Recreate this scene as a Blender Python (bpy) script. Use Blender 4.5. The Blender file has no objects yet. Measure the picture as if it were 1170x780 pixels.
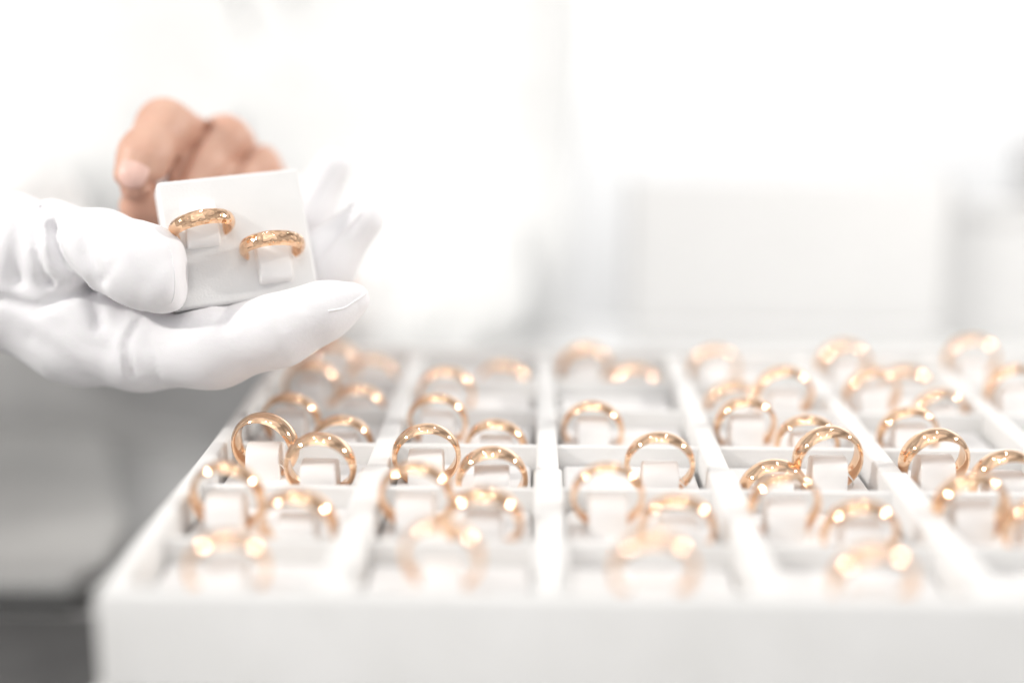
import bpy, bmesh, math, random
import numpy as np
from mathutils import Vector, Matrix

# ---------------------------------------------------------------- units: all lengths below are millimetres
MM = 0.001
R = math.radians
C = bpy.context.scene.collection
random.seed(4)
ORD = ['zeroth', 'first', 'second', 'third', 'fourth', 'fifth', 'sixth', 'seventh']

# ================================================================= materials
def nt(name):
    m = bpy.data.materials.new(name); m.use_nodes = True
    t = m.node_tree; b = t.nodes['Principled BSDF']
    return m, t, b
def coord(t, scale=1.0):
    tc = t.nodes.new('ShaderNodeTexCoord'); mp = t.nodes.new('ShaderNodeMapping')
    mp.inputs['Scale'].default_value = (scale,)*3 if not isinstance(scale, tuple) else scale
    t.links.new(tc.outputs['Object'], mp.inputs['Vector']); return mp.outputs['Vector']
def noise(t, vec, scale, detail=3, rough=.5):
    n = t.nodes.new('ShaderNodeTexNoise'); n.inputs['Scale'].default_value = scale
    n.inputs['Detail'].default_value = detail; n.inputs['Roughness'].default_value = rough
    t.links.new(vec, n.inputs['Vector']); return n.outputs['Fac']
def ramp(t, fac, stops):
    r = t.nodes.new('ShaderNodeValToRGB'); e = r.color_ramp.elements
    while len(e) < len(stops): e.new(.5)
    for i, (p, c) in enumerate(stops):
        e[i].position = p; e[i].color = (*c, 1)
    t.links.new(fac, r.inputs['Fac']); return r.outputs['Color']
def bump(t, b, h, strength, dist):
    n = t.nodes.new('ShaderNodeBump'); n.inputs['Strength'].default_value = strength
    n.inputs['Distance'].default_value = dist
    t.links.new(h, n.inputs['Height']); t.links.new(n.outputs['Normal'], b.inputs['Normal'])
def surf(name, c1, c2, rough, nscale=60., bstr=.0, bscale=900., bdist=.0002, spec=.5):
    m, t, b = nt(name); v = coord(t)
    t.links.new(ramp(t, noise(t, v, nscale), [(.3, c1), (.7, c2)]), b.inputs['Base Color'])
    b.inputs['Roughness'].default_value = rough
    b.inputs['Specular IOR Level'].default_value = spec
    if bstr: bump(t, b, noise(t, v, bscale, 4, .6), bstr, bdist)
    return m

M = {}
M['tray'] = surf('white_leatherette', (.73, .725, .715), (.79, .785, .78), .55, 40, .6, 1400, .0004)
M['traybase'] = surf('tray_base_lining', (.72, .71, .70), (.80, .79, .78), .8, 40, .3, 1200)
M['pad'] = surf('white_pad_suede', (.79, .775, .77), (.85, .835, .83), .75, 70, .35, 1800, .0002, .3)
M['heldpad'] = surf('white_held_pad_leatherette', (.76, .757, .755), (.81, .807, .805), .55, 60, .5, 1500, .0003, .4)
M['tab'] = surf('white_tab_satin', (.86, .845, .84), (.91, .90, .89), .38, 90, .15, 1500, .0001, .5)
M['thread'] = surf('clear_nylon_thread', (.85, .84, .82), (.95, .94, .92), .25, 60)
M['counter'] = surf('grey_polished_counter', (.42, .42, .42), (.60, .60, .60), .22, 7, .1, 30, .0004)
M['whitetop'] = surf('white_polished_counter', (.80, .80, .80), (.86, .86, .855), .3, 7)
M['case'] = surf('grey_brushed_case', (.30, .30, .30), (.42, .42, .415), .45, 9)
M['darkcase_shade'] = surf('dark_grey_case_and_shade', (.06, .06, .061), (.10, .10, .10), .6, 20)  # case side, also the shade laid on the counter as a dark sheet
M['panel'] = surf('pale_grey_board', (.70, .70, .70), (.75, .75, .75), .6, 6)
M['whitebox'] = surf('white_carton', (.66, .66, .66), (.72, .72, .72), .6, 6)
M['blob'] = surf('grey_plastic', (.55, .55, .56), (.62, .62, .62), .5, 12)
M['wall'] = surf('white_painted_wall', (.90, .90, .90), (.95, .95, .95), .8, 3, .1, 300)
M['floor'] = surf('grey_floor', (.25, .25, .25), (.33, .33, .33), .6, 4)
M['coat'] = surf('white_cotton_coat', (.82, .825, .825), (.87, .875, .875), .9, 12, .3, 700, .0004, .1)

# rose gold
m, t, b = nt('rose_gold'); v = coord(t)
t.links.new(ramp(t, noise(t, v, 260, 3), [(.3, (.92, .61, .40)), (.7, (.96, .67, .455))]), b.inputs['Base Color'])
b.inputs['Metallic'].default_value = 1
t.links.new(ramp(t, noise(t, v, 500, 3), [(.3, (.05,)*3), (.75, (.12,)*3)]), b.inputs['Roughness'])
bump(t, b, noise(t, v, 180, 2, .4), .35, .0006)
M['gold'] = m
m, t, b = nt('engraved_rose_gold'); v = coord(t)
b.inputs['Base Color'].default_value = (.91, .60, .39, 1); b.inputs['Metallic'].default_value = 1; b.inputs['Roughness'].default_value = .09
vo = t.nodes.new('ShaderNodeTexVoronoi'); vo.inputs['Scale'].default_value = 520; t.links.new(v, vo.inputs['Vector'])
bump(t, b, vo.outputs['Distance'], .5, .0005)
M['engraved'] = m

# cotton glove: fine knit, faint lilac shadow tint put into the mottled base colour
m, t, b = nt('white_cotton_glove'); v = coord(t)
t.links.new(ramp(t, noise(t, v, 35, 3), [(.25, (.77, .757, .778)), (.75, (.83, .822, .838))]), b.inputs['Base Color'])
b.inputs['Roughness'].default_value = .85; b.inputs['Specular IOR Level'].default_value = .15
b.inputs['Sheen Weight'].default_value = .25
bump(t, b, noise(t, v, 900, 3, .6), .35, .00025)
b.inputs['Subsurface Weight'].default_value = .08; b.inputs['Subsurface Radius'].default_value = (.003, .002, .003)
M['glove'] = m

# skin
m, t, b = nt('skin'); v = coord(t)
t.links.new(ramp(t, noise(t, v, 45, 4), [(.25, (.53, .27, .19)), (.5, (.62, .37, .275)), (.8, (.68, .44, .335))]), b.inputs['Base Color'])
b.inputs['Roughness'].default_value = .5
b.inputs['Subsurface Weight'].default_value = .15; b.inputs['Subsurface Radius'].default_value = (.004, .0015, .0008)
b.inputs['Subsurface Scale'].default_value = .6
bump(t, b, noise(t, v, 600, 5, .6), .3, .0003)
M['skin'] = m
M['nail'] = surf('finger_nail', (.72, .46, .39), (.77, .52, .45), .42, 60)

# ================================================================= mesh helpers
def link(name, me, mat, parent=None):
    o = bpy.data.objects.new(name, me); C.objects.link(o)
    if mat: me.materials.append(mat)
    if parent: o.parent = parent
    return o
def smooth(me, ang=40):
    for p in me.polygons: p.use_smooth = True
    me.set_sharp_from_angle(angle=R(ang))
def boxmesh(x0, x1, y0, y1, z0, z1, bev=.6, seg=3, warp=None):
    bm = bmesh.new(); bmesh.ops.create_cube(bm, size=1)
    for v in bm.verts:
        v.co = Vector(((x0+x1)/2+v.co.x*(x1-x0), (y0+y1)/2+v.co.y*(y1-y0), (z0+z1)/2+v.co.z*(z1-z0)))*MM
    bmesh.ops.bevel(bm, geom=bm.edges[:], offset=bev*MM, segments=seg, profile=.5, affect='EDGES')
    me = bpy.data.meshes.new('box'); bm.to_mesh(me); bm.free(); smooth(me, 60); return me
def extrude_outline(pts, z0, z1, bev=.8, seg=3):
    """prism from an xy outline, edges rounded"""
    bm = bmesh.new(); vs = [bm.verts.new(Vector((x, y, z0))*MM) for x, y in pts]
    f = bm.faces.new(vs); r = bmesh.ops.extrude_face_region(bm, geom=[f])
    for v in [g for g in r['geom'] if isinstance(g, bmesh.types.BMVert)]: v.co.z = z1*MM
    bmesh.ops.recalc_face_normals(bm, faces=bm.faces)
    bmesh.ops.bevel(bm, geom=bm.edges[:], offset=bev*MM, segments=seg, profile=.5, affect='EDGES')
    me = bpy.data.meshes.new('prism'); bm.to_mesh(me); bm.free(); smooth(me, 60); return me
def tubemesh(pts, r, n=8, closed=False):
    bm = bmesh.new(); P = [Vector(p)*MM for p in pts]; rings = []
    for i, p in enumerate(P):
        a = P[max(i-1, 0)] if not closed else P[i-1]; c = P[min(i+1, len(P)-1)] if not closed else P[(i+1) % len(P)]
        d = (c-a).normalized(); u = d.orthogonal().normalized(); w = d.cross(u)
        if rings and True:
            u0 = lastu; u = (u0-d*u0.dot(d)).normalized(); w = d.cross(u)
        lastu = u
        rr = (r[i] if isinstance(r, (list, tuple)) else r)*MM
        rings.append([bm.verts.new(p+u*math.cos(k*2*math.pi/n)*rr+w*math.sin(k*2*math.pi/n)*rr) for k in range(n)])
    m = len(rings)
    for i in range(m if closed else m-1):
        A, B = rings[i], rings[(i+1) % m]
        for k in range(n): bm.faces.new((A[k], A[(k+1) % n], B[(k+1) % n], B[k]))
    if not closed: bm.faces.new(rings[0][::-1]); bm.faces.new(rings[-1])
    me = bpy.data.meshes.new('tube'); bm.to_mesh(me); bm.free(); smooth(me, 60); return me
def empty(name, loc=(0, 0, 0), rot=None):
    o = bpy.data.objects.new(name, None); C.objects.link(o); o.empty_display_size = .01
    o.location = Vector(loc)*MM
    if rot is not None: o.rotation_euler = rot
    return o
def tag(o, label, cat=None, group=None, kind=None):
    if label: o['label'] = label
    if cat: o['category'] = cat
    if group: o['group'] = group
    if kind: o['kind'] = kind
    return o

# ================================================================= signed-distance modelling (hands, glove, coat)
class Field:
    def __init__(s, lo, hi, h):
        s.lo = np.array(lo, float); s.h = h
        n = [int((hi[i]-lo[i])/h)+2 for i in range(3)]
        s.X, s.Y, s.Z = np.meshgrid(*[(s.lo[i]+np.arange(n[i])*h).astype(np.float32) for i in range(3)], indexing='ij', sparse=True)
        s.shape = tuple(n)
    def cap(s, a, b, ra, rb, sq=None):
        """tapered capsule; sq=(axis, factor) flattens the section along a direction"""
        a = np.array(a, np.float32); b = np.array(b, np.float32); d = b-a; L = float(d@d)+1e-6
        px, py, pz = s.X-a[0], s.Y-a[1], s.Z-a[2]
        t = np.clip((px*d[0]+py*d[1]+pz*d[2])/L, 0, 1)
        qx, qy, qz = px-t*d[0], py-t*d[1], pz-t*d[2]
        if sq is None: dist = np.sqrt(qx*qx+qy*qy+qz*qz)
        else:
            ax = np.array(sq[0], np.float32); ax /= np.linalg.norm(ax); k = sq[1]
            c = qx*ax[0]+qy*ax[1]+qz*ax[2]
            dist = np.sqrt(np.maximum(qx*qx+qy*qy+qz*qz-c*c, 0)+(c*k)**2)
        return dist-(ra+t*(rb-ra))
    def chain(s, pts, rad, k=2.0, sq=None):
        f = None
        for i in range(len(pts)-1):
            g = s.cap(pts[i], pts[i+1], rad[i], rad[i+1], sq); f = g if f is None else smin(f, g, k)
        return f
def smin(a, b, k):
    h = np.clip(.5+.5*(b-a)/k, 0, 1)
    return b+(a-b)*h-k*h*(1-h)
def smax(a, b, k): return -smin(-a, -b, k)
def nets(phi, lo, h):
    """surface nets: one vertex per cell the surface passes, one quad per crossed grid edge"""
    inside = phi < 0; nx, ny, nz = phi.shape
    acc = np.zeros((nx-1, ny-1, nz-1, 3), np.float32); cnt = np.zeros((nx-1, ny-1, nz-1), np.float32)
    for ax in range(3):
        for i in (0, 1):
            for j in (0, 1):
                off = [0, 0, 0]; o = [a for a in range(3) if a != ax]; off[o[0]] = i; off[o[1]] = j
                s0 = tuple(slice(off[a], off[a]+phi.shape[a]-1) for a in range(3))
                off1 = list(off); off1[ax] += 1
                s1 = tuple(slice(off1[a], off1[a]+phi.shape[a]-1) for a in range(3))
                p0, p1 = phi[s0], phi[s1]; cr = inside[s0] != inside[s1]
                t = np.where(cr, p0/np.where(cr, p0-p1, 1), 0)
                cnt += cr
                for a in range(3):
                    acc[..., a] += np.where(cr, (t if a == ax else off[a]), 0)
    act = cnt > 0; idx = -np.ones(act.shape, np.int64); idx[act] = np.arange(act.sum())
    cells = np.argwhere(act); V = (acc[act]/cnt[act][:, None]+cells)*h+lo
    faces = []
    for ax in range(3):
        o = [a for a in range(3) if a != ax]
        s0 = [slice(None)]*3; s1 = [slice(None)]*3
        s0[ax] = slice(0, -1); s1[ax] = slice(1, None)
        for a in o: s0[a] = slice(1, -1); s1[a] = slice(1, -1)
        A, B = inside[tuple(s0)], inside[tuple(s1)]
        e = np.argwhere(A != B)
        if len(e) == 0: continue
        neg = A[tuple(e.T)]
        for a in o: e[:, a] += 1
        def cell(d0, d1):
            c = e.copy(); c[:, o[0]] -= d0; c[:, o[1]] -= d1; return idx[c[:, 0], c[:, 1], c[:, 2]]
        q = np.stack([cell(1, 1), cell(0, 1), cell(0, 0), cell(1, 0)], 1)
        flip = neg if ax != 1 else ~neg
        q[~flip] = q[~flip][:, ::-1]
        faces.append(q)
    return V, np.concatenate(faces)
def sdfmesh(parts):
    """parts: list of (phi, field); all land in one mesh"""
    vs, fs, n = [], [], 0
    for phi, f in parts:
        V, Q = nets(phi, f.lo, f.h); vs.append(V); fs.append(Q+n); n += len(V)
    V = np.concatenate(vs)*MM; Q = np.concatenate(fs)
    me = bpy.data.meshes.new('body'); me.vertices.add(len(V)); me.vertices.foreach_set('co', V.astype(np.float32).ravel())
    me.loops.add(Q.size); me.loops.foreach_set('vertex_index', Q.ravel().astype(np.int32))
    me.polygons.add(len(Q)); me.polygons.foreach_set('loop_start', np.arange(0, Q.size, 4, dtype=np.int32))
    me.polygons.foreach_set('loop_total', np.full(len(Q), 4, np.int32))
    me.update(calc_edges=True); me.validate()
    for p in me.polygons: p.use_smooth = True
    return me
def wob(f, s, seed, dirs=5):
    """smooth wandering field in [-1,1] built from a few plane waves"""
    r = np.random.RandomState(seed); out = 0
    for _ in range(dirs):
        k = r.normal(size=3); k /= np.linalg.norm(k)/(2*math.pi/s*r.uniform(.6, 1.5)); ph = r.uniform(0, 6.28)
        out = out+np.sin(f.X*k[0]+f.Y*k[1]+f.Z*k[2]+ph)
    return out/dirs

# ================================================================= the setting
def structure(name, me, mat):
    o = link(name, me, mat); o['kind'] = 'structure'; return o
structure('floor', boxmesh(-3000, 3000, -1500, 2000, -1020, -1000, 1), M['floor'])
structure('wall', boxmesh(-3000, 3000, 1700, 1760, -1000, 1600, 1), M['wall'])

# sales counter the trays stand on
ct = empty('sales_counter', (0, 100, -1000))
tag(ct, 'long polished counter under the ring trays, white on the right, grey on the left', 'counter')
def local(me, o):                       # shift a mesh from world millimetres to its thing's frame
    me.transform(Matrix.Translation(-Vector(o.location))); return me
link('lower_shelf', local(boxmesh(-1300, -98, -420, 395, -130, -110, 1), ct), M['counter'], ct)
link('back_ledge', local(boxmesh(-1300, -98, 395.4, 452, -130, -47, 4), ct), M['counter'], ct)
link('counter_top', local(boxmesh(-97.6, 1300, -420, 452, -66, -46, 1), ct), M['whitetop'], ct)
link('cabinet', local(boxmesh(-1270, -99, -390, 440, -999, -130.5, 3), ct), M['case'], ct)
link('cabinet', local(boxmesh(-97, 1270, -390, 440, -999, -66.5, 3), ct), M['case'], ct)

# ================================================================= trays
TX0, TX1, TY0, TY1 = -104.5, 258.0, -82.5, 169.5
WY = {-1: -41.0, 0: 2.0, 1: 44.0, 2: 86.0, 3: 128.0}             # cross walls between the rows of cells
tr = empty('jewelry_tray', (76.75, 43.5, -22))
tag(tr, 'white compartment tray full of gold rings, topmost of two trays', 'tray')
def tp(name, *a, **k): return link(name, local(boxmesh(*a, **k), tr), M['tray'], tr)
link('tray_base', local(boxmesh(TX0+.5, TX1-.5, TY0+.5, TY1-.5, -21.8, -17.2, .5), tr), M['traybase'], tr)
tp('side_wall', TX0, TX1, TY0, TY0+5, -22, 3, bev=1.2)
tp('side_wall', TX0, TX1, TY1-5, TY1, -22, 3, bev=1.2)
tp('side_wall', TX0+.1, TX0+5, TY0+4.6, TY1-4.6, -21.9, 2.9, bev=1.2)
tp('side_wall', TX1-5, TX1-.1, TY0+4.6, TY1-4.6, -21.9, 2.9, bev=1.2)
for c in range(1, 7):
    x = (c-2)*51.0
    tp('divider', x-4.2, x+4.2, TY0+4.5, 17, -17.3, 1.6, bev=.9)
    tp('divider', x-3.3, x+3.3, 17.2, TY1-4.5, -17.3, 1.1, bev=.9)
for r_, y in WY.items():
    tp('cross_divider', TX0+4.5, TX1-4.5, y, y+2.6, -17.25, 0, bev=.7)

lt = empty('jewelry_tray', (76.75, 43.5, -46))
tag(lt, 'closed white tray underneath the ring tray, bottom of the stack', 'tray')
link('tray_body', local(boxmesh(TX0-2.5, TX1+2.5, TY0-1, TY1+1, -45.9, -22.3, 1.6), lt), M['tray'], lt)

# ring pads: a soft block with two upright tabs
PW, PD, PT = 44.6, 38.4, 11.2
def padmesh(w, d, t, bev=1.6): return boxmesh(-w/2, w/2, -d/2, d/2, 0, t, bev, 4)
def tabmesh(w=10.4, l=11.5, h=10.5):
    """strip bent into a narrow hump: side outline in yz, w wide"""
    prof = []
    for k in range(0, 13):
        a = math.pi*k/12; prof.append((-math.cos(a)*l/2*(1 if True else 1), -1.5+(h+1.5)*(math.sin(a)**.45)))
    bm = bmesh.new(); vs = [bm.verts.new(Vector((-w/2, y, z))*MM) for y, z in prof]
    f = bm.faces.new(vs); r = bmesh.ops.extrude_face_region(bm, geom=[f])
    for v in [g for g in r['geom'] if isinstance(g, bmesh.types.BMVert)]: v.co.x = w/2*MM
    bmesh.ops.recalc_face_normals(bm, faces=bm.faces)
    ed = [e for e in bm.edges if abs(e.verts[0].co.x-e.verts[1].co.x) < 1e-7]
    bmesh.ops.bevel(bm, geom=ed, offset=.55*MM, segments=3, profile=.5, affect='EDGES')
    me = bpy.data.meshes.new('tab'); bm.to_mesh(me); bm.free(); smooth(me, 50); return me
pad_me = padmesh(PW, PD, PT); tab_me = tabmesh()
pad_me.materials.append(M['pad']); tab_me.materials.append(M['tab'])

# rings: every one measured in place: column, row, slot, x, y, height of its top over the cell walls
RINGS = [
 (1,0,'L',-86.6,31.3,14.0),(1,0,'R',-67.3,14.9,12.9),(1,1,'L',-85.1,69.2,10.7),(1,1,'R',-66.8,58.4,5.8),
 (1,2,'L',-84.9,110.7,11.5),(1,2,'R',-66.9,99.9,5.4),(1,-1,'L',-88.1,-16.3,13.7),(1,-1,'R',-66.9,-27.1,9.8),
 (1,3,'R',-66.3,141.9,6.0),(1,3,'L',-82.9,152.7,9.3),(1,-2,'M',-79.2,-58.3,9.7),
 (2,0,'L',-36.7,25.7,12.8),(2,0,'R',-16.6,14.9,9.2),(2,1,'L',-36.2,69.2,10.9),(2,1,'R',-16.4,58.4,5.1),
 (2,2,'L',-35.8,110.7,9.8),(2,3,'R',-15.9,141.7,4.5),(2,-1,'L',-36.4,-15.5,14.0),(2,-1,'R',-17.5,-27.1,11.1),
 (2,-2,'M',-26.5,-58.3,13.2),
 (3,0,'R',32.9,15.8,14.0),(3,1,'L',15.5,69.2,8.7),(3,3,'R',34.1,138.0,4.5),(3,3,'L',15.9,152.7,9.2),
 (3,-1,'L',16.0,-14.5,14.0),(3,-1,'R',33.9,-27.1,9.5),(3,-2,'M',24.2,-66.6,14.0),
 (4,0,'R',83.8,23.2,14.0),(4,0,'L',67.4,19.9,4.5),(4,-1,'L',64.0,-16.3,12.4),(4,-1,'R',82.3,-27.1,8.8),
 (4,1,'L',66.1,69.2,10.7),(4,1,'R',84.7,58.4,7.7),(4,2,'L',67.7,110.7,5.6),(4,2,'R',84.0,99.9,13.6),
 (4,3,'L',66.3,152.7,9.0),(4,-2,'M',75.5,-69.1,12.3),
 (5,0,'L',116.3,25.7,13.1),(5,0,'R',133.9,14.9,10.0),(5,-1,'L',114.5,-16.3,12.7),(5,-1,'R',129.7,-27.1,10.6),
 (5,1,'L',120.2,69.2,7.7),(5,2,'L',117.7,110.7,11.0),(5,2,'R',139.2,99.9,5.9),(5,3,'R',137.5,140.4,4.5),
 (5,3,'L',116.5,152.7,11.6),(6,3,'L',166.2,153.3,14.0),(6,2,'L',168.3,110.7,12.4),
]
def ringmesh(dia=21.0, width=4.8, thick=1.9, flat=False):
    """D-section wedding band; axis along local Y, centre at the origin"""
    n = 112; ro = dia/2; ri = ro-thick; prof = []
    for k in range(15):                                   # domed outside
        a = -1+2*k/14; prof.append((a*width/2, ri+.45+(thick-.45)*(1-abs(a)**2.4)**.75))
    for k in range(7):                                    # slightly comfort-fit inside
        a = 1-2*k/6; prof.append((a*width/2*.97, ri+.28*abs(a)**4))
    bm = bmesh.new(); rings = []
    for i in range(n):
        th = 2*math.pi*i/n
        rings.append([bm.verts.new(Vector((math.sin(th)*r, y, math.cos(th)*r))*MM) for y, r in prof])
    m = len(prof)
    for i in range(n):
        A, B = rings[i], rings[(i+1) % n]
        for k in range(m): bm.faces.new((A[k], A[(k+1) % m], B[(k+1) % m], B[k]))
    bmesh.ops.recalc_face_normals(bm, faces=bm.faces)
    me = bpy.data.meshes.new('band'); bm.to_mesh(me); bm.free(); smooth(me, 50)
    me.materials.append(M['gold']); return me
variants = [ringmesh(21, 6.0, 1.65), ringmesh(21.6, 6.8, 1.8), ringmesh(20.4, 5.0, 1.5), ringmesh(21, 5.6, 1.6)]

def rowname(n): return ORD[n+3]
def cellx(c): return ((c-2)*51.0-25.5)
filled = {}
for c, n, s, x, y, h in RINGS: filled.setdefault((c, n), []).append((s, x, y))
walls = [-2, -1, 0, 1, 2, 3]
y_lo = {-2: TY0+5, -1: WY[-1]+2.6, 0: WY[0]+2.6, 1: WY[1]+2.6, 2: WY[2]+2.6, 3: WY[3]+2.6}
y_hi = {-2: WY[-1], -1: WY[0], 0: WY[1], 1: WY[2], 2: WY[3], 3: TY1-5}
for c in range(1, 7):
    for n in walls:
        x0 = (c-3)*51.0+(4.6 if c > 1 else 3.2); x1 = (c-2)*51.0-4.6
        cx, cy = (x0+x1)/2, (y_lo[n]+y_hi[n])/2; w = x1-x0; d = y_hi[n]-y_lo[n]
        p = empty('ring_pad', (cx, cy, -17.15))
        have = filled.get((c, n), [])
        what = {0: 'without rings', 1: 'holding one ring', 2: 'holding two rings'}[len(have)]
        tag(p, 'white ring pad %s, %s row from the front, %s column from the left' % (what, rowname(n), ORD[c]), 'ring pad',
            'ring pads in the tray cells')
        b_ = bpy.data.objects.new('cushion', pad_me); C.objects.link(b_); b_.parent = p
        b_.scale = ((w-.8)/PW, (d-.8)/PD, 1)
        dy = cy
        slots = {}
        for s, x, y in have: slots[s] = (x, y)
        for s, (x, y) in slots.items():
            t_ = bpy.data.objects.new('tab', tab_me); C.objects.link(t_); t_.parent = p
            t_.location = Vector((x-cx, y-cy-.3, PT-.1))*MM
            t_.rotation_euler = (0, 0, R(random.uniform(-2, 2)))
            hr = [q[5] for q in RINGS if q[3] == x and q[4] == y][0]
            t_.scale = (1, 1, .52 if hr < 6.3 else (.72 if hr < 8 or n == -2 else (.86 if hr < 10.2 else 1)))

threads = {(3, 0, 'R'), (4, 0, 'R'), (1, 0, 'L'), (5, 0, 'L')}
sname = {'L': 'left', 'R': 'right', 'M': 'middle'}
for i, (c, n, s, x, y, h) in enumerate(RINGS):
    vi = [0, 0, 1, 2, 0, 3][(i*7+c) % 6]
    if (c, n, s) in ((1, 0, 'L'), (4, 0, 'R'), (5, 0, 'L')): vi = 1
    dia = (21, 21.6, 20.4, 21)[vi]
    o = bpy.data.objects.new('gold_ring', variants[vi]); C.objects.link(o)
    o.location = Vector((x, y, h-dia/2))*MM
    lean = random.uniform(11, 18); yaw = random.uniform(-8, 8)
    if (c, n, s) == (1, 0, 'L'): yaw = -14
    if (c, n, s) == (4, 0, 'R'): yaw = 8
    o.rotation_euler = (R(lean), R(random.uniform(0, 360)) if False else R(random.uniform(-4, 4)), R(yaw))
    how = 'standing high' if h > 11.9 else ('sunk low' if h < 6.2 else 'standing')
    tag(o, 'rose gold band %s, %s slot, %s row from front, %s column from left' % (how, sname[s], rowname(n), ORD[c]), 'ring',
        'gold rings in the tray')
    if (c, n, s) in threads:
        q = []
        for k in range(17):
            a = math.pi*(k/16); q.append((6.2+1.7*math.cos(a*2), -2.6+1.2*math.sin(a*2), -8.5+3.6*math.sin(a)*1.6))
        link('tag_thread', tubemesh(q, .22, 6), M['thread'], o)

# ================================================================= the pad held in the glove
HW, HH, HT = 45.0, 41.0, 12.0
Rm = Matrix(((0.9328, -0.1936, 0.3041), (0.3531, 0.3216, -0.8786), (0.0723, 0.9269, 0.3684)))   # columns: right, up, facing
Rm = Matrix([Rm[i] for i in range(3)]).to_quaternion().to_matrix()
hp = empty('ring_pad', (0, 0, 0)); hp.matrix_world = Matrix.Translation(Vector((-97.69, 55.83, 63.77))*MM) @ Rm.to_4x4()
tag(hp, 'white square ring pad showing two gold rings, held up in the gloved hand', 'ring pad')
me = boxmesh(-HW/2, HW/2, -HH/2, HH/2, -HT, 0, 1.3, 4); link('cushion', me, M['heldpad'], hp)
held = [(-11.2, 3.8, 'upper left', 'rose gold band on the held pad, upper left of the pair', 0),
        (9.2, -5.2, 'lower right', 'rose gold band on the held pad, lower right of the pair', -5.5)]
hring = ringmesh(20.6, 4.9, 1.9); hring.materials[0] = M['engraved']
htab = tabmesh(10.2, 14.5, 6.0)
for u, v, _, lab, off in held:
    tb = link('tab', htab.copy(), M['tab'], hp); tb.location = Vector((u, v+(-3.6 if off else 1.4), 0))*MM
    o = bpy.data.objects.new('gold_ring', hring); C.objects.link(o)
    o.matrix_world = hp.matrix_world @ Matrix.Translation(Vector((u, v, 15-10.1))*MM) @ Matrix.Rotation(R(-4 if off else 3), 4, 'Z') @ Matrix.Rotation(R(-5), 4, 'X')
    tag(o, lab, 'ring', 'two gold rings on the held pad')
    if off:
        q = [(7.5+2.2*math.cos(a), -1.5-3.0*math.sin(a)*1.0, -1+2.2*math.sin(a*.5)) for a in [math.pi*1.1*k/14 for k in range(15)]]
        link('tag_thread', tubemesh(q, .2, 6), M['thread'], o)

# ================================================================= the person
person = empty('person', (-215, 600, -1000))
tag(person, 'person in a white coat, gloved hand holding out a ring pad, other hand bare', 'person')
def child(name, me, mat): return link(name, local(me, person), mat, person)

# ---- glove on the right hand (palm up, thumb towards the camera)
g = Field((-247.6, 14.1, -14.9), (-48.0, 155.3, 98.8), 1.25)
thumb = g.chain([(-180.4, 65.4, 53.5), (-161.3, 60.7, 58.7), (-140.0, 51.1, 60.4), (-124.1, 42.3, 56.5), (-116.8, 38.3, 51.8)],
                [17, 14.6, 11.0, 11.6, 8.4], 8)
RT = (0.9999, 0.0152, 0.0062)
thumb = smin(thumb, g.cap((-125.8, 44.2, 60.7), (-117.4, 41.3, 60.7), 7.8, 4.6), 4)
_e = (-111.0, 39.8, 58.3)
thumb = smax(thumb, (g.X-_e[0])*RT[0]+(g.Y-_e[1])*RT[1]+(g.Z-_e[2])*RT[2], 2.5)
index = g.chain([(-126.1, 54.3, 28.1), (-104.2, 44.9, 30.7), (-83.1, 42.6, 37.0), (-69.0, 44.1, 43.2), (-60.0, 46.0, 46.5)],
                [13.5, 10.8, 9.3, 6.9, 4.2], 10)
middle = g.chain([(-123.9, 73.7, 27.5), (-98.6, 72.1, 32.5), (-75.6, 76.6, 51.1), (-61.6, 80.2, 66.1)], [12, 10.8, 9.8, 7.0], 8)
ringf = g.chain([(-129.1, 94.5, 29.1), (-102.4, 100.2, 39.1), (-85.8, 105.8, 63.0), (-75.6, 111.9, 80.2)], [11.5, 10.0, 9.4, 6.6], 8)
pinky = g.chain([(-136.1, 110.1, 30.5), (-116.0, 119.6, 35.3), (-99.3, 127.4, 50.3), (-87.6, 131.2, 66.7)], [10.5, 8.8, 7.4, 5.4], 4)
palm = g.chain([(-195.8, 68.2, 52.9), (-175.8, 67.3, 48.0), (-151.8, 61.2, 32.9), (-133.0, 54.1, 27.5)], [21, 21, 16.5, 13], 9)
palm = smin(palm, g.chain([(-202.1, 83.5, 53.2), (-168.3, 86.4, 41.0), (-139.9, 78.3, 26.3), (-121.0, 73.7, 27.5)], [19, 17, 15, 12], 6), 9)
palm = smin(palm, g.chain([(-179.6, 101.0, 38.2), (-152.5, 101.0, 27.5), (-129.9, 97.6, 29.3)], [14, 13.5, 11.5], 6), 9)
palm = smin(palm, g.chain([(-176.9, 110.8, 36.4), (-153.2, 114.7, 29.5), (-136.6, 112.0, 30.1)], [12, 11.5, 10.5], 6), 9)
cuff = g.chain([(-253.4, 101.9, 46.7), (-198.7, 75.5, 54.0), (-175.8, 69.1, 55.8)], [27, 24, 19], 8)
fing = np.minimum(np.minimum(index, middle), np.minimum(ringf, pinky))
phi = smin(smin(palm, fing, 4), cuff, 10)
phi = smin(phi, thumb, 3.0)
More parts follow.
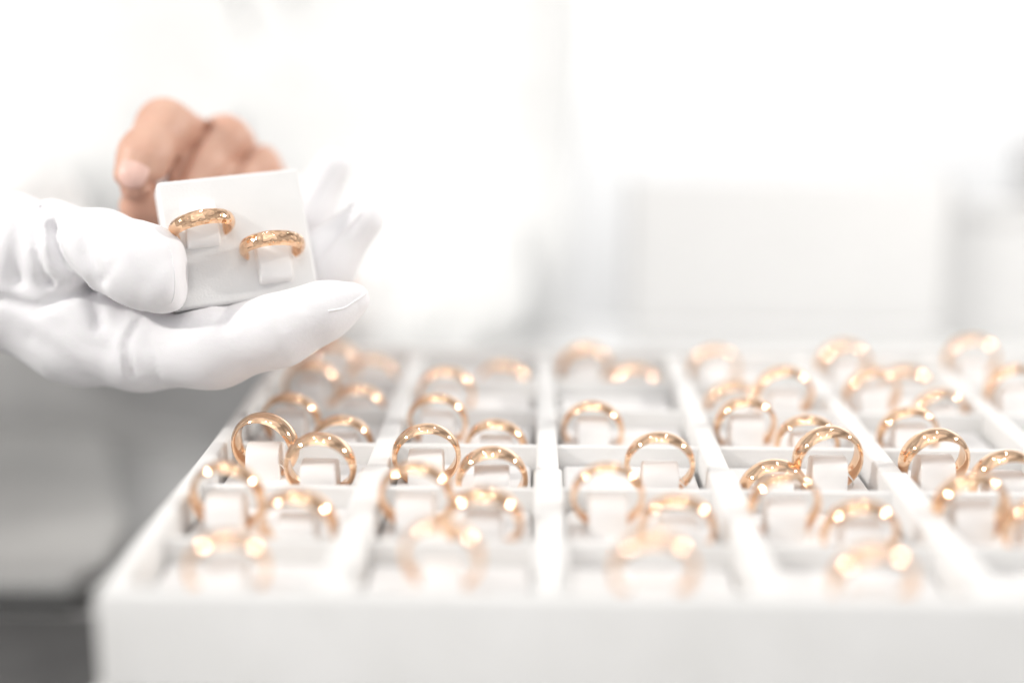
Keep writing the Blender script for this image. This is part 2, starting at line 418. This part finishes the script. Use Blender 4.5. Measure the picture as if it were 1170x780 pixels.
# folds run across the cloth as creases seen from the side of the hand: (points, depth, width)
VIEW = (-0.013, 0.975, -0.220)
def crease(fl, f_, pts, amp, w):
    d = f_.chain([np.array(q) for q in pts], [.05]*len(pts), .5, (VIEW, 0.0))
    return fl+amp*np.exp(-(np.maximum(d, 0)/w)**2)*(np.abs(fl) < 14)
front = 1/(1+np.exp(((g.X*VIEW[0]+g.Y*VIEW[1]+g.Z*VIEW[2])-51.5)/2.5))
base = phi
for pts, amp, w in [
    ([(-159.6, 47.7, 73.5), (-158.4, 45.8, 65.1), (-155.9, 43.0, 52.5)], 3.0, 2.0),
    ([(-156.1, 47.9, 74.1), (-154.7, 45.9, 65.1), (-155.1, 43.5, 54.6)], -1.5, 2.0),
    ([(-153.1, 46.4, 67.3), (-150.3, 44.6, 59.4), (-144.6, 43.1, 52.1)], 3.2, 2.0),
    ([(-148.3, 47.3, 71.0), (-146.6, 45.5, 63.1), (-142.4, 43.3, 53.1)], -1.5, 2.6),
    ([(-164.5, 48.4, 76.9), (-163.8, 45.7, 65.1), (-165.3, 42.9, 52.5)], 2.6, 3.4),
    ([(-141.2, 46.5, 67.3), (-139.0, 44.9, 60.0), (-135.1, 43.3, 52.6)], 1.3, 2.2),
    ([(-177.5, 48.8, 79.5), (-175.2, 45.6, 65.0), (-176.6, 40.8, 44.0)], 2.6, 4.0),
    ([(-170.7, 41.5, 46.6), (-159.6, 40.9, 43.5), (-150.2, 42.0, 47.5), (-144.3, 42.7, 50.5)], 2.4, 1.8),
    ([(-145.4, 42.4, 49.4), (-141.5, 41.2, 43.7), (-139.9, 40.0, 38.4)], 1.8, 2.0),
    ([(-128.0, 40.5, 39.5), (-130.9, 39.0, 33.2), (-129.7, 37.0, 24.5)], 1.0, 1.5),
    ([(-129.6, 40.5, 40.0), (-132.8, 39.0, 33.2), (-131.6, 36.8, 23.7)], -.6, 1.7),
    ([(-160.8, 38.9, 34.9), (-152.2, 37.9, 29.7), (-143.2, 36.0, 20.5)], .8, 3.0),
    ([(-100.3, 41.8, 43.9), (-98.3, 40.7, 38.7)], .7, 2.0),
    ([(-123.6, 39.5, 35.1), (-120.9, 38.2, 29.1), (-121.4, 36.8, 22.7)], .45, 1.6),
    ([(-83.3, 42.7, 46.7), (-80.6, 41.9, 43.0), (-80.0, 40.9, 38.8)], .4, 1.4),
    ([(-77.4, 43.0, 47.7), (-74.7, 42.2, 44.1)], .4, 1.2),
    ([(-136.9, 46.6, 67.4), (-133.6, 45.8, 63.7), (-128.8, 45.5, 62.1)], .6, 1.6),
    ([(-134.6, 43.1, 51.6), (-131.4, 43.7, 54.2), (-128.7, 44.5, 57.4)], .6, 1.6),
    ([(-150.1, 39.9, 38.3), (-144.1, 38.8, 33.1), (-136.6, 38.4, 31.1)], .6, 2.4),
]:
    phi = crease(phi, g, pts, amp, w)
phi = base+(phi-base)*front
phi = phi+.18*wob(g, 22, 3, 7)+.07*wob(g, 8, 5, 7)
# keep the cloth off the pad it holds
Ri = np.array(Rm.transposed()); O = (-97.69, 55.83, 63.77)
lx, ly, lz = [Ri[i][0]*(g.X-O[0])+Ri[i][1]*(g.Y-O[1])+Ri[i][2]*(g.Z-O[2]) for i in range(3)]
qx, qy, qz = np.abs(lx)-HW/2, np.abs(ly)-HH/2, np.abs(lz+HT/2)-HT/2
bx = np.maximum(np.maximum(qx, qy), qz)-.35
phi = smax(phi, -bx, .8)
child('glove', sdfmesh([(phi, g)]), M['glove'])
def seam(pts, r=.35):
    P = [Vector(q) for q in pts]; out = []
    for i in range(len(P)-1):
        for k in range(6): out.append(P[i].lerp(P[i+1], k/6))
    out.append(P[-1]); return out
GL = person.children[-1] if person.children else None
glove_o = [o for o in person.children if o.name.startswith('glove')][0]
def on_glove(pts, r):
    """a stitched seam that follows the surface of the glove"""
    from mathutils.bvhtree import BVHTree
    me = glove_o.data
    tree = BVHTree.FromPolygons([v.co for v in me.vertices], [p.vertices for p in me.polygons])
    out = []; off = Vector(person.location)
    for q in seam(pts):
        loc, nor, _, _ = tree.find_nearest(q*MM-off); out.append(((loc+off)/MM))
    for _ in range(3): out = [out[0]]+[(out[i-1]+out[i]*2+out[i+1])/4 for i in range(1, len(out)-1)]+[out[-1]]
    s = link('seam', local(tubemesh(out, r, 8), person), M['glove'], glove_o); s.parent = glove_o
on_glove([(-113.3, 34.9, 68.7), (-110.1, 31.5, 62.4), (-109.0, 29.5, 53.5), (-112.0, 29.9, 46.2)], .25)
on_glove([(-67.3, 36.2, 44.3), (-62.8, 38.5, 44.9), (-58.7, 40.0, 47.1), (-55.6, 43.6, 48.9)], .4)
on_glove([(-74.1, 67.0, 54.1), (-67.7, 69.1, 63.0), (-61.2, 73.0, 70.5)], .5)
on_glove([(-82.5, 98.9, 68.5), (-77.7, 100.9, 77.4), (-74.5, 104.4, 83.4)], .5)

# ---- bare left hand behind the pad, with its forearm, and the torso under the coat: one mesh
h = Field((-194.4, 57.1, -2.5), (-71.9, 239.6, 109.6), 1.4)
f1 = h.chain([(-113.4, 127.6, 79.6), (-131.5, 102.1, 94.8), (-134.7, 87.8, 86.2), (-136.7, 82.2, 79.5)], [9.8, 8.5, 7.9, 7.2], 6)
f2 = h.chain([(-107.0, 132.9, 75.3), (-113.6, 115.3, 88.8), (-120.8, 105.2, 80.5), (-124.1, 97.6, 74.7)], [9.8, 8.2, 7.8, 7.1], 6)
f3 = h.chain([(-104.0, 130.1, 71.8), (-103.6, 119.4, 79.0), (-109.9, 110.3, 75.2), (-114.5, 104.9, 69.7)], [10, 8.4, 7.6, 6.8], 3)
f4 = h.chain([(-100.4, 130.5, 64.4), (-96.4, 109.1, 69.3), (-101.5, 100.3, 66.7), (-105.2, 95.6, 64.3)], [9, 7.4, 6.8, 6.2], 3)
th = h.chain([(-105.7, 134.5, 45.9), (-123.0, 106.4, 58.9), (-133.2, 91.8, 67.5), (-137.4, 88.0, 69.2)], [12, 10, 8.0, 6.8], 4)
pm = h.chain([(-114.3, 131.3, 78.0), (-106.3, 158.4, 38.6)], [11, 14], 4)
pm = smin(pm, h.chain([(-107.6, 132.9, 75.3), (-102.8, 163.4, 37.8)], [10.5, 14], 4), 6)
pm = smin(pm, h.chain([(-101.5, 136.5, 63.7), (-99.7, 165.5, 37.5)], [10, 14], 4), 6)
pm = smin(pm, h.chain([(-102.8, 163.4, 37.8), (-104.9, 199.7, 16.8)], [20, 21], 4), 8)
ph = np.minimum(np.minimum(f1, f2), np.minimum(f3, f4))
ph = smin(pm, ph, 3); ph = smin(ph, th, 3)
ph = ph+.25*wob(h, 14, 8)
# gaps between the fingers and skin creases over the joints
for pts, amp, w in [([(-118.2, 94.8, 98.0), (-121.7, 92.9, 89.7), (-125.7, 89.8, 76.1)], 3.2, 1.5), ([(-102.9, 94.1, 94.1), (-107.5, 92.1, 85.4), (-110.4, 89.8, 75.4)], 2.6, 1.4),
                    ([(-141.4, 92.4, 88.7), (-135.3, 92.6, 89.3), (-128.7, 92.0, 86.5)], .5, .9), ([(-140.6, 92.7, 90.1), (-134.7, 92.9, 90.7), (-128.2, 92.4, 88.2)], .45, .7), ([(-140.6, 93.0, 91.6), (-134.7, 93.2, 92.2), (-128.8, 92.9, 90.2)], .35, .6), ([(-116.4, 92.6, 88.3), (-111.7, 92.6, 87.7), (-108.7, 92.1, 85.4)], .4, .8),
                    ([(-136.2, 94.8, 99.1), (-128.9, 95.1, 100.3), (-121.5, 94.5, 96.9)], .4, 1.0), ([(-143.4, 89.4, 75.5), (-137.5, 88.9, 73.2), (-131.0, 89.7, 76.1)], 1.6, 1.0)]:
    ph = crease(ph, h, pts, amp, w)
T = Field((-470, 300, -330), (60, 800, 560), 7.0)
tor = T.chain([(-215, 640, -330), (-215, 640, 60), (-215, 640, 250)], [150, 140, 150], 30, ((0, 1, 0), 1.35))
tor = smin(tor, T.cap((-350, 650, 330), (-80, 650, 330), 55, 55), 60)
tor = smin(tor, T.chain([(-375, 650, 320), (-400, 520, 40)], [44, 36], 10), 25)
tor = smin(tor, T.chain([(-55, 650, 320), (-45, 480, 12)], [44, 36], 10), 25)
tor = smin(tor, T.cap((-215, 650, 360), (-215, 650, 540), 56, 54), 40)
tor = smin(tor, T.chain([(-400, 520, 40), (-300, 330, 35)], [36, 30], 10), 8)
tor = smin(tor, T.chain([(-45, 480, 12), (-85, 330, 0)], [36, 30], 10), 8)
A = Field((-330, 40, -30), (-20, 360, 110), 3.0)
arm = A.chain([(-300, 330, 35), (-256.0, 106.8, 45.9)], [30, 24], 6)
arm2 = A.chain([(-85, 330, 0), (-104.9, 199.7, 16.8)], [30, 20], 6)
body = sdfmesh([(ph, h), (tor, T), (np.minimum(arm, arm2), A)])
child('body', body, M['skin'])
body_o = [o for o in person.children if o.name.startswith('body')][0]
# nail of the first finger
nf = Field((-145.9, 64.6, 76.0), (-126.3, 92.7, 91.7), .45)
nail = nf.cap((-137.3, 79.4, 80.9), (-135.3, 82.6, 86.1), 6.0, 6.3, ((-0.013, 0.975, -0.220), 1.1))
sheet = smax(nf.chain([(-134.7, 87.8, 86.2), (-136.7, 82.2, 79.5)], [7.9+.5, 7.2+.5], 3), -nf.chain([(-134.7, 87.8, 86.2), (-136.7, 82.2, 79.5)], [7.9-1.2, 7.2-1.2], 3), .2)
nail = smax(nf.cap((-135.9, 75.5, 81.6), (-134.5, 81.0, 88.0), 5.0, 5.2), sheet, .6)
child('nail', sdfmesh([(nail, nf)]), M['nail'])

# ---- coat
K = Field((-520, 120, -330), (110, 830, 520), 5.0)
ct_ = K.chain([(-215, 640, -420), (-215, 640, 60), (-215, 640, 250)], [235, 235, 235], 30, ((0, 1, 0), 1.3))
ct_ = smin(ct_, K.cap((-350, 650, 330), (-80, 650, 330), 70, 70), 60)
ct_ = smin(ct_, K.chain([(-375, 650, 320), (-402, 525, 38), (-300, 330, 36), (-236, 225, 45)], [66, 60, 42, 35], 16), 70)
ct_ = smin(ct_, K.chain([(-55, 650, 320), (-42, 485, 9), (-85, 335, -2), (-92, 235, 0)], [66, 58, 44, 33], 16), 70)
ct_ = smin(ct_, K.chain([(-15, 440, -34), (-62, 340, -34)], [14, 14], 6), 30)
ct_ = ct_+3.0*wob(K, 90, 11, 6)+1.2*wob(K, 35, 12, 6)
for q, amp, w in (([(-205, 500, -50), (-215, 505, 120), (-200, 520, 300)], 8, 12), ([(-240, 500, -20), (-235, 505, 300)], -5, 14),
                  ([(-170, 505, 0), (-185, 505, 250)], 5, 16), ([(-290, 505, 40), (-270, 510, 200)], 5, 14)):
    ct_ = ct_+amp*np.exp(-(np.maximum(K.chain([np.array(v_) for v_ in q], [.5]*len(q), 2), 0)/w)**2)
# hollow it: cloth of a few millimetres, open at the cuffs and the neck
ct_ = np.maximum(ct_, -(ct_+6.5))
ct_ = np.maximum(ct_, K.Z+0*K.X+0*K.Y-430)
child('coat', sdfmesh([(ct_, K)]), M['coat'])

# ================================================================= things around the tray, out of focus
cs = empty('jewelry_case', (-350, 250, -110))
tag(cs, 'flat grey case lying on the counter left of the trays', 'case')
body_pts = [(-460, 155), (-192, 155), (-182, 172), (-187, 216), (-217, 306), (-240, 360), (-256, 376), (-460, 345)]
link('case_body', local(extrude_outline([(x-4, y+4) for x, y in body_pts], -109.9, -104, 1), cs), M['darkcase_shade'], cs)
link('lid', local(extrude_outline(body_pts, -103.8, -91, 5, 6), cs), M['case'], cs)
mt = tag(link('shade_sheet', extrude_outline([(-460, -60), (-128, -60), (-128, 140), (-140, 150), (-460, 150)], -109.9, -106.5, 1.2), M['darkcase_shade']),  # dark sheet standing in for the shadow on the counter
         'dark grey sheet added for the shade on the counter in front of the flat grey case', 'mat')


bd = empty('display_board', (138, 395, -46))
tag(bd, 'pale grey rectangular display board standing at the back of the counter', 'board')
Rb = Matrix.Rotation(R(4), 4, 'Z')
link('board_panel', boxmesh(-88, 88, -4, 4, 12, 93, 1.5), M['panel'], bd)
link('stand', boxmesh(-86, 86, -12, 12, .2, 11.8, 1.5), M['whitebox'], bd)
link('frame', boxmesh(-91, -88.2, -5, 5, 12, 94, .8), M['blob'], bd)
link('frame', boxmesh(88.2, 91, -5, 5, 12, 94, .8), M['blob'], bd)
wb = empty('carton', (288, 426, -46)); tag(wb, 'white box standing right of the pale grey display board', 'box')
link('box_body', boxmesh(-62, 62, -20, 20, .2, 70, 2), M['whitebox'], wb)
link('lid', boxmesh(-63.5, 63.5, -21.5, 21.5, 70.2, 80, 2), M['whitebox'], wb)
pr = empty('card_terminal', (306, 424, 34.3)); tag(pr, 'grey machine on top of the white box, out of focus', 'machine')
link('terminal_body', extrude_outline([(-30, -18), (30, -18), (33, 16), (-33, 16)], 0, 34, 4), M['blob'], pr)
link('screen', boxmesh(-22, 22, -19.5, -18.2, 12, 28, .4), M['case'], pr)


# ================================================================= light
w = bpy.data.worlds.new('World'); bpy.context.scene.world = w; w.use_nodes = True
t = w.node_tree; bg = t.nodes['Background']
tc = t.nodes.new('ShaderNodeTexCoord')
nz = t.nodes.new('ShaderNodeTexNoise'); nz.inputs['Scale'].default_value = 2.2; nz.inputs['Detail'].default_value = 2
t.links.new(tc.outputs['Generated'], nz.inputs['Vector'])
cr = t.nodes.new('ShaderNodeValToRGB'); e = cr.color_ramp.elements
e[0].position = .38; e[0].color = (.44, .42, .41, 1); e[1].position = .60; e[1].color = (1, 1, 1, 1)
t.links.new(nz.outputs['Fac'], cr.inputs['Fac']); t.links.new(cr.outputs['Color'], bg.inputs['Color'])
bg.inputs['Strength'].default_value = .66
def lamp(name, loc, aim, size, power, col=(1, 1, 1), shape='DISK'):
    l = bpy.data.lights.new(name, 'AREA'); l.shape = shape; l.size = size*MM; l.energy = power; l.color = col
    o = bpy.data.objects.new(name, l); C.objects.link(o); o.location = Vector(loc)*MM
    o.rotation_euler = (Vector(loc)-Vector(aim)).to_track_quat('Z', 'Y').to_euler()
lamp('overhead_fill', (-200, -300, 1500), (0, 60, 0), 2400, 7.6, (1, .995, .985), 'SQUARE')  # unseen broad fill, added overhead to lift the tray whites
lamp('wall_fill', (300, 1300, 650), (300, 1700, 60), 2600, 17, (1, 1, 1), 'RECTANGLE')  # unseen strip lamp, added above the view to whiten the low wall
bpy.data.lights['wall_fill'].size_y = .2
lamp('front_fill', (-100, -1100, 900), (0, 100, 0), 1300, 3.2, (1, .995, .985), 'SQUARE')  # added fill from behind the camera for tabs, pads and coat
lamp('spot_right', (900, 160, 480), (20, 60, 0), 66, 5.6, (1, .97, .92))
lamp('spot_left', (-800, -220, 520), (20, 40, 0), 70, 5.0, (1, .97, .92))
for i, (x, y) in enumerate(((-500, 500), (450, 900), (150, -500), (-300, -700))):
    lamp('ceiling_spot', (x, y, 1500), (0, 50, 0), 60, 1.6, (1, .97, .93))

# ================================================================= camera
cam = bpy.data.cameras.new('camera'); co = bpy.data.objects.new('camera', cam); C.objects.link(co)
co.matrix_world = Matrix(((0.999865, -0.009435, 0.013462, -0.005440), (0.015207, 0.219872, -0.975410, -0.378500), (0.006243, 0.975483, 0.219986, 0.129070), (0, 0, 0, 1)))
cam.sensor_width = 36; cam.lens = 49.08; cam.clip_start = .01; cam.clip_end = 60
cam.dof.use_dof = True; cam.dof.focus_distance = .424; cam.dof.aperture_fstop = 49.08/26.0; cam.dof.aperture_blades = 0
sc = bpy.context.scene; sc.camera = co
sc.view_settings.view_transform = 'Standard'; sc.view_settings.look = 'None'; sc.view_settings.exposure = 0
sc.render.engine = 'CYCLES'; sc.cycles.use_denoising = True; sc.cycles.max_bounces = 10
sc.cycles.sample_clamp_indirect = 30; sc.cycles.sample_clamp_direct = 0
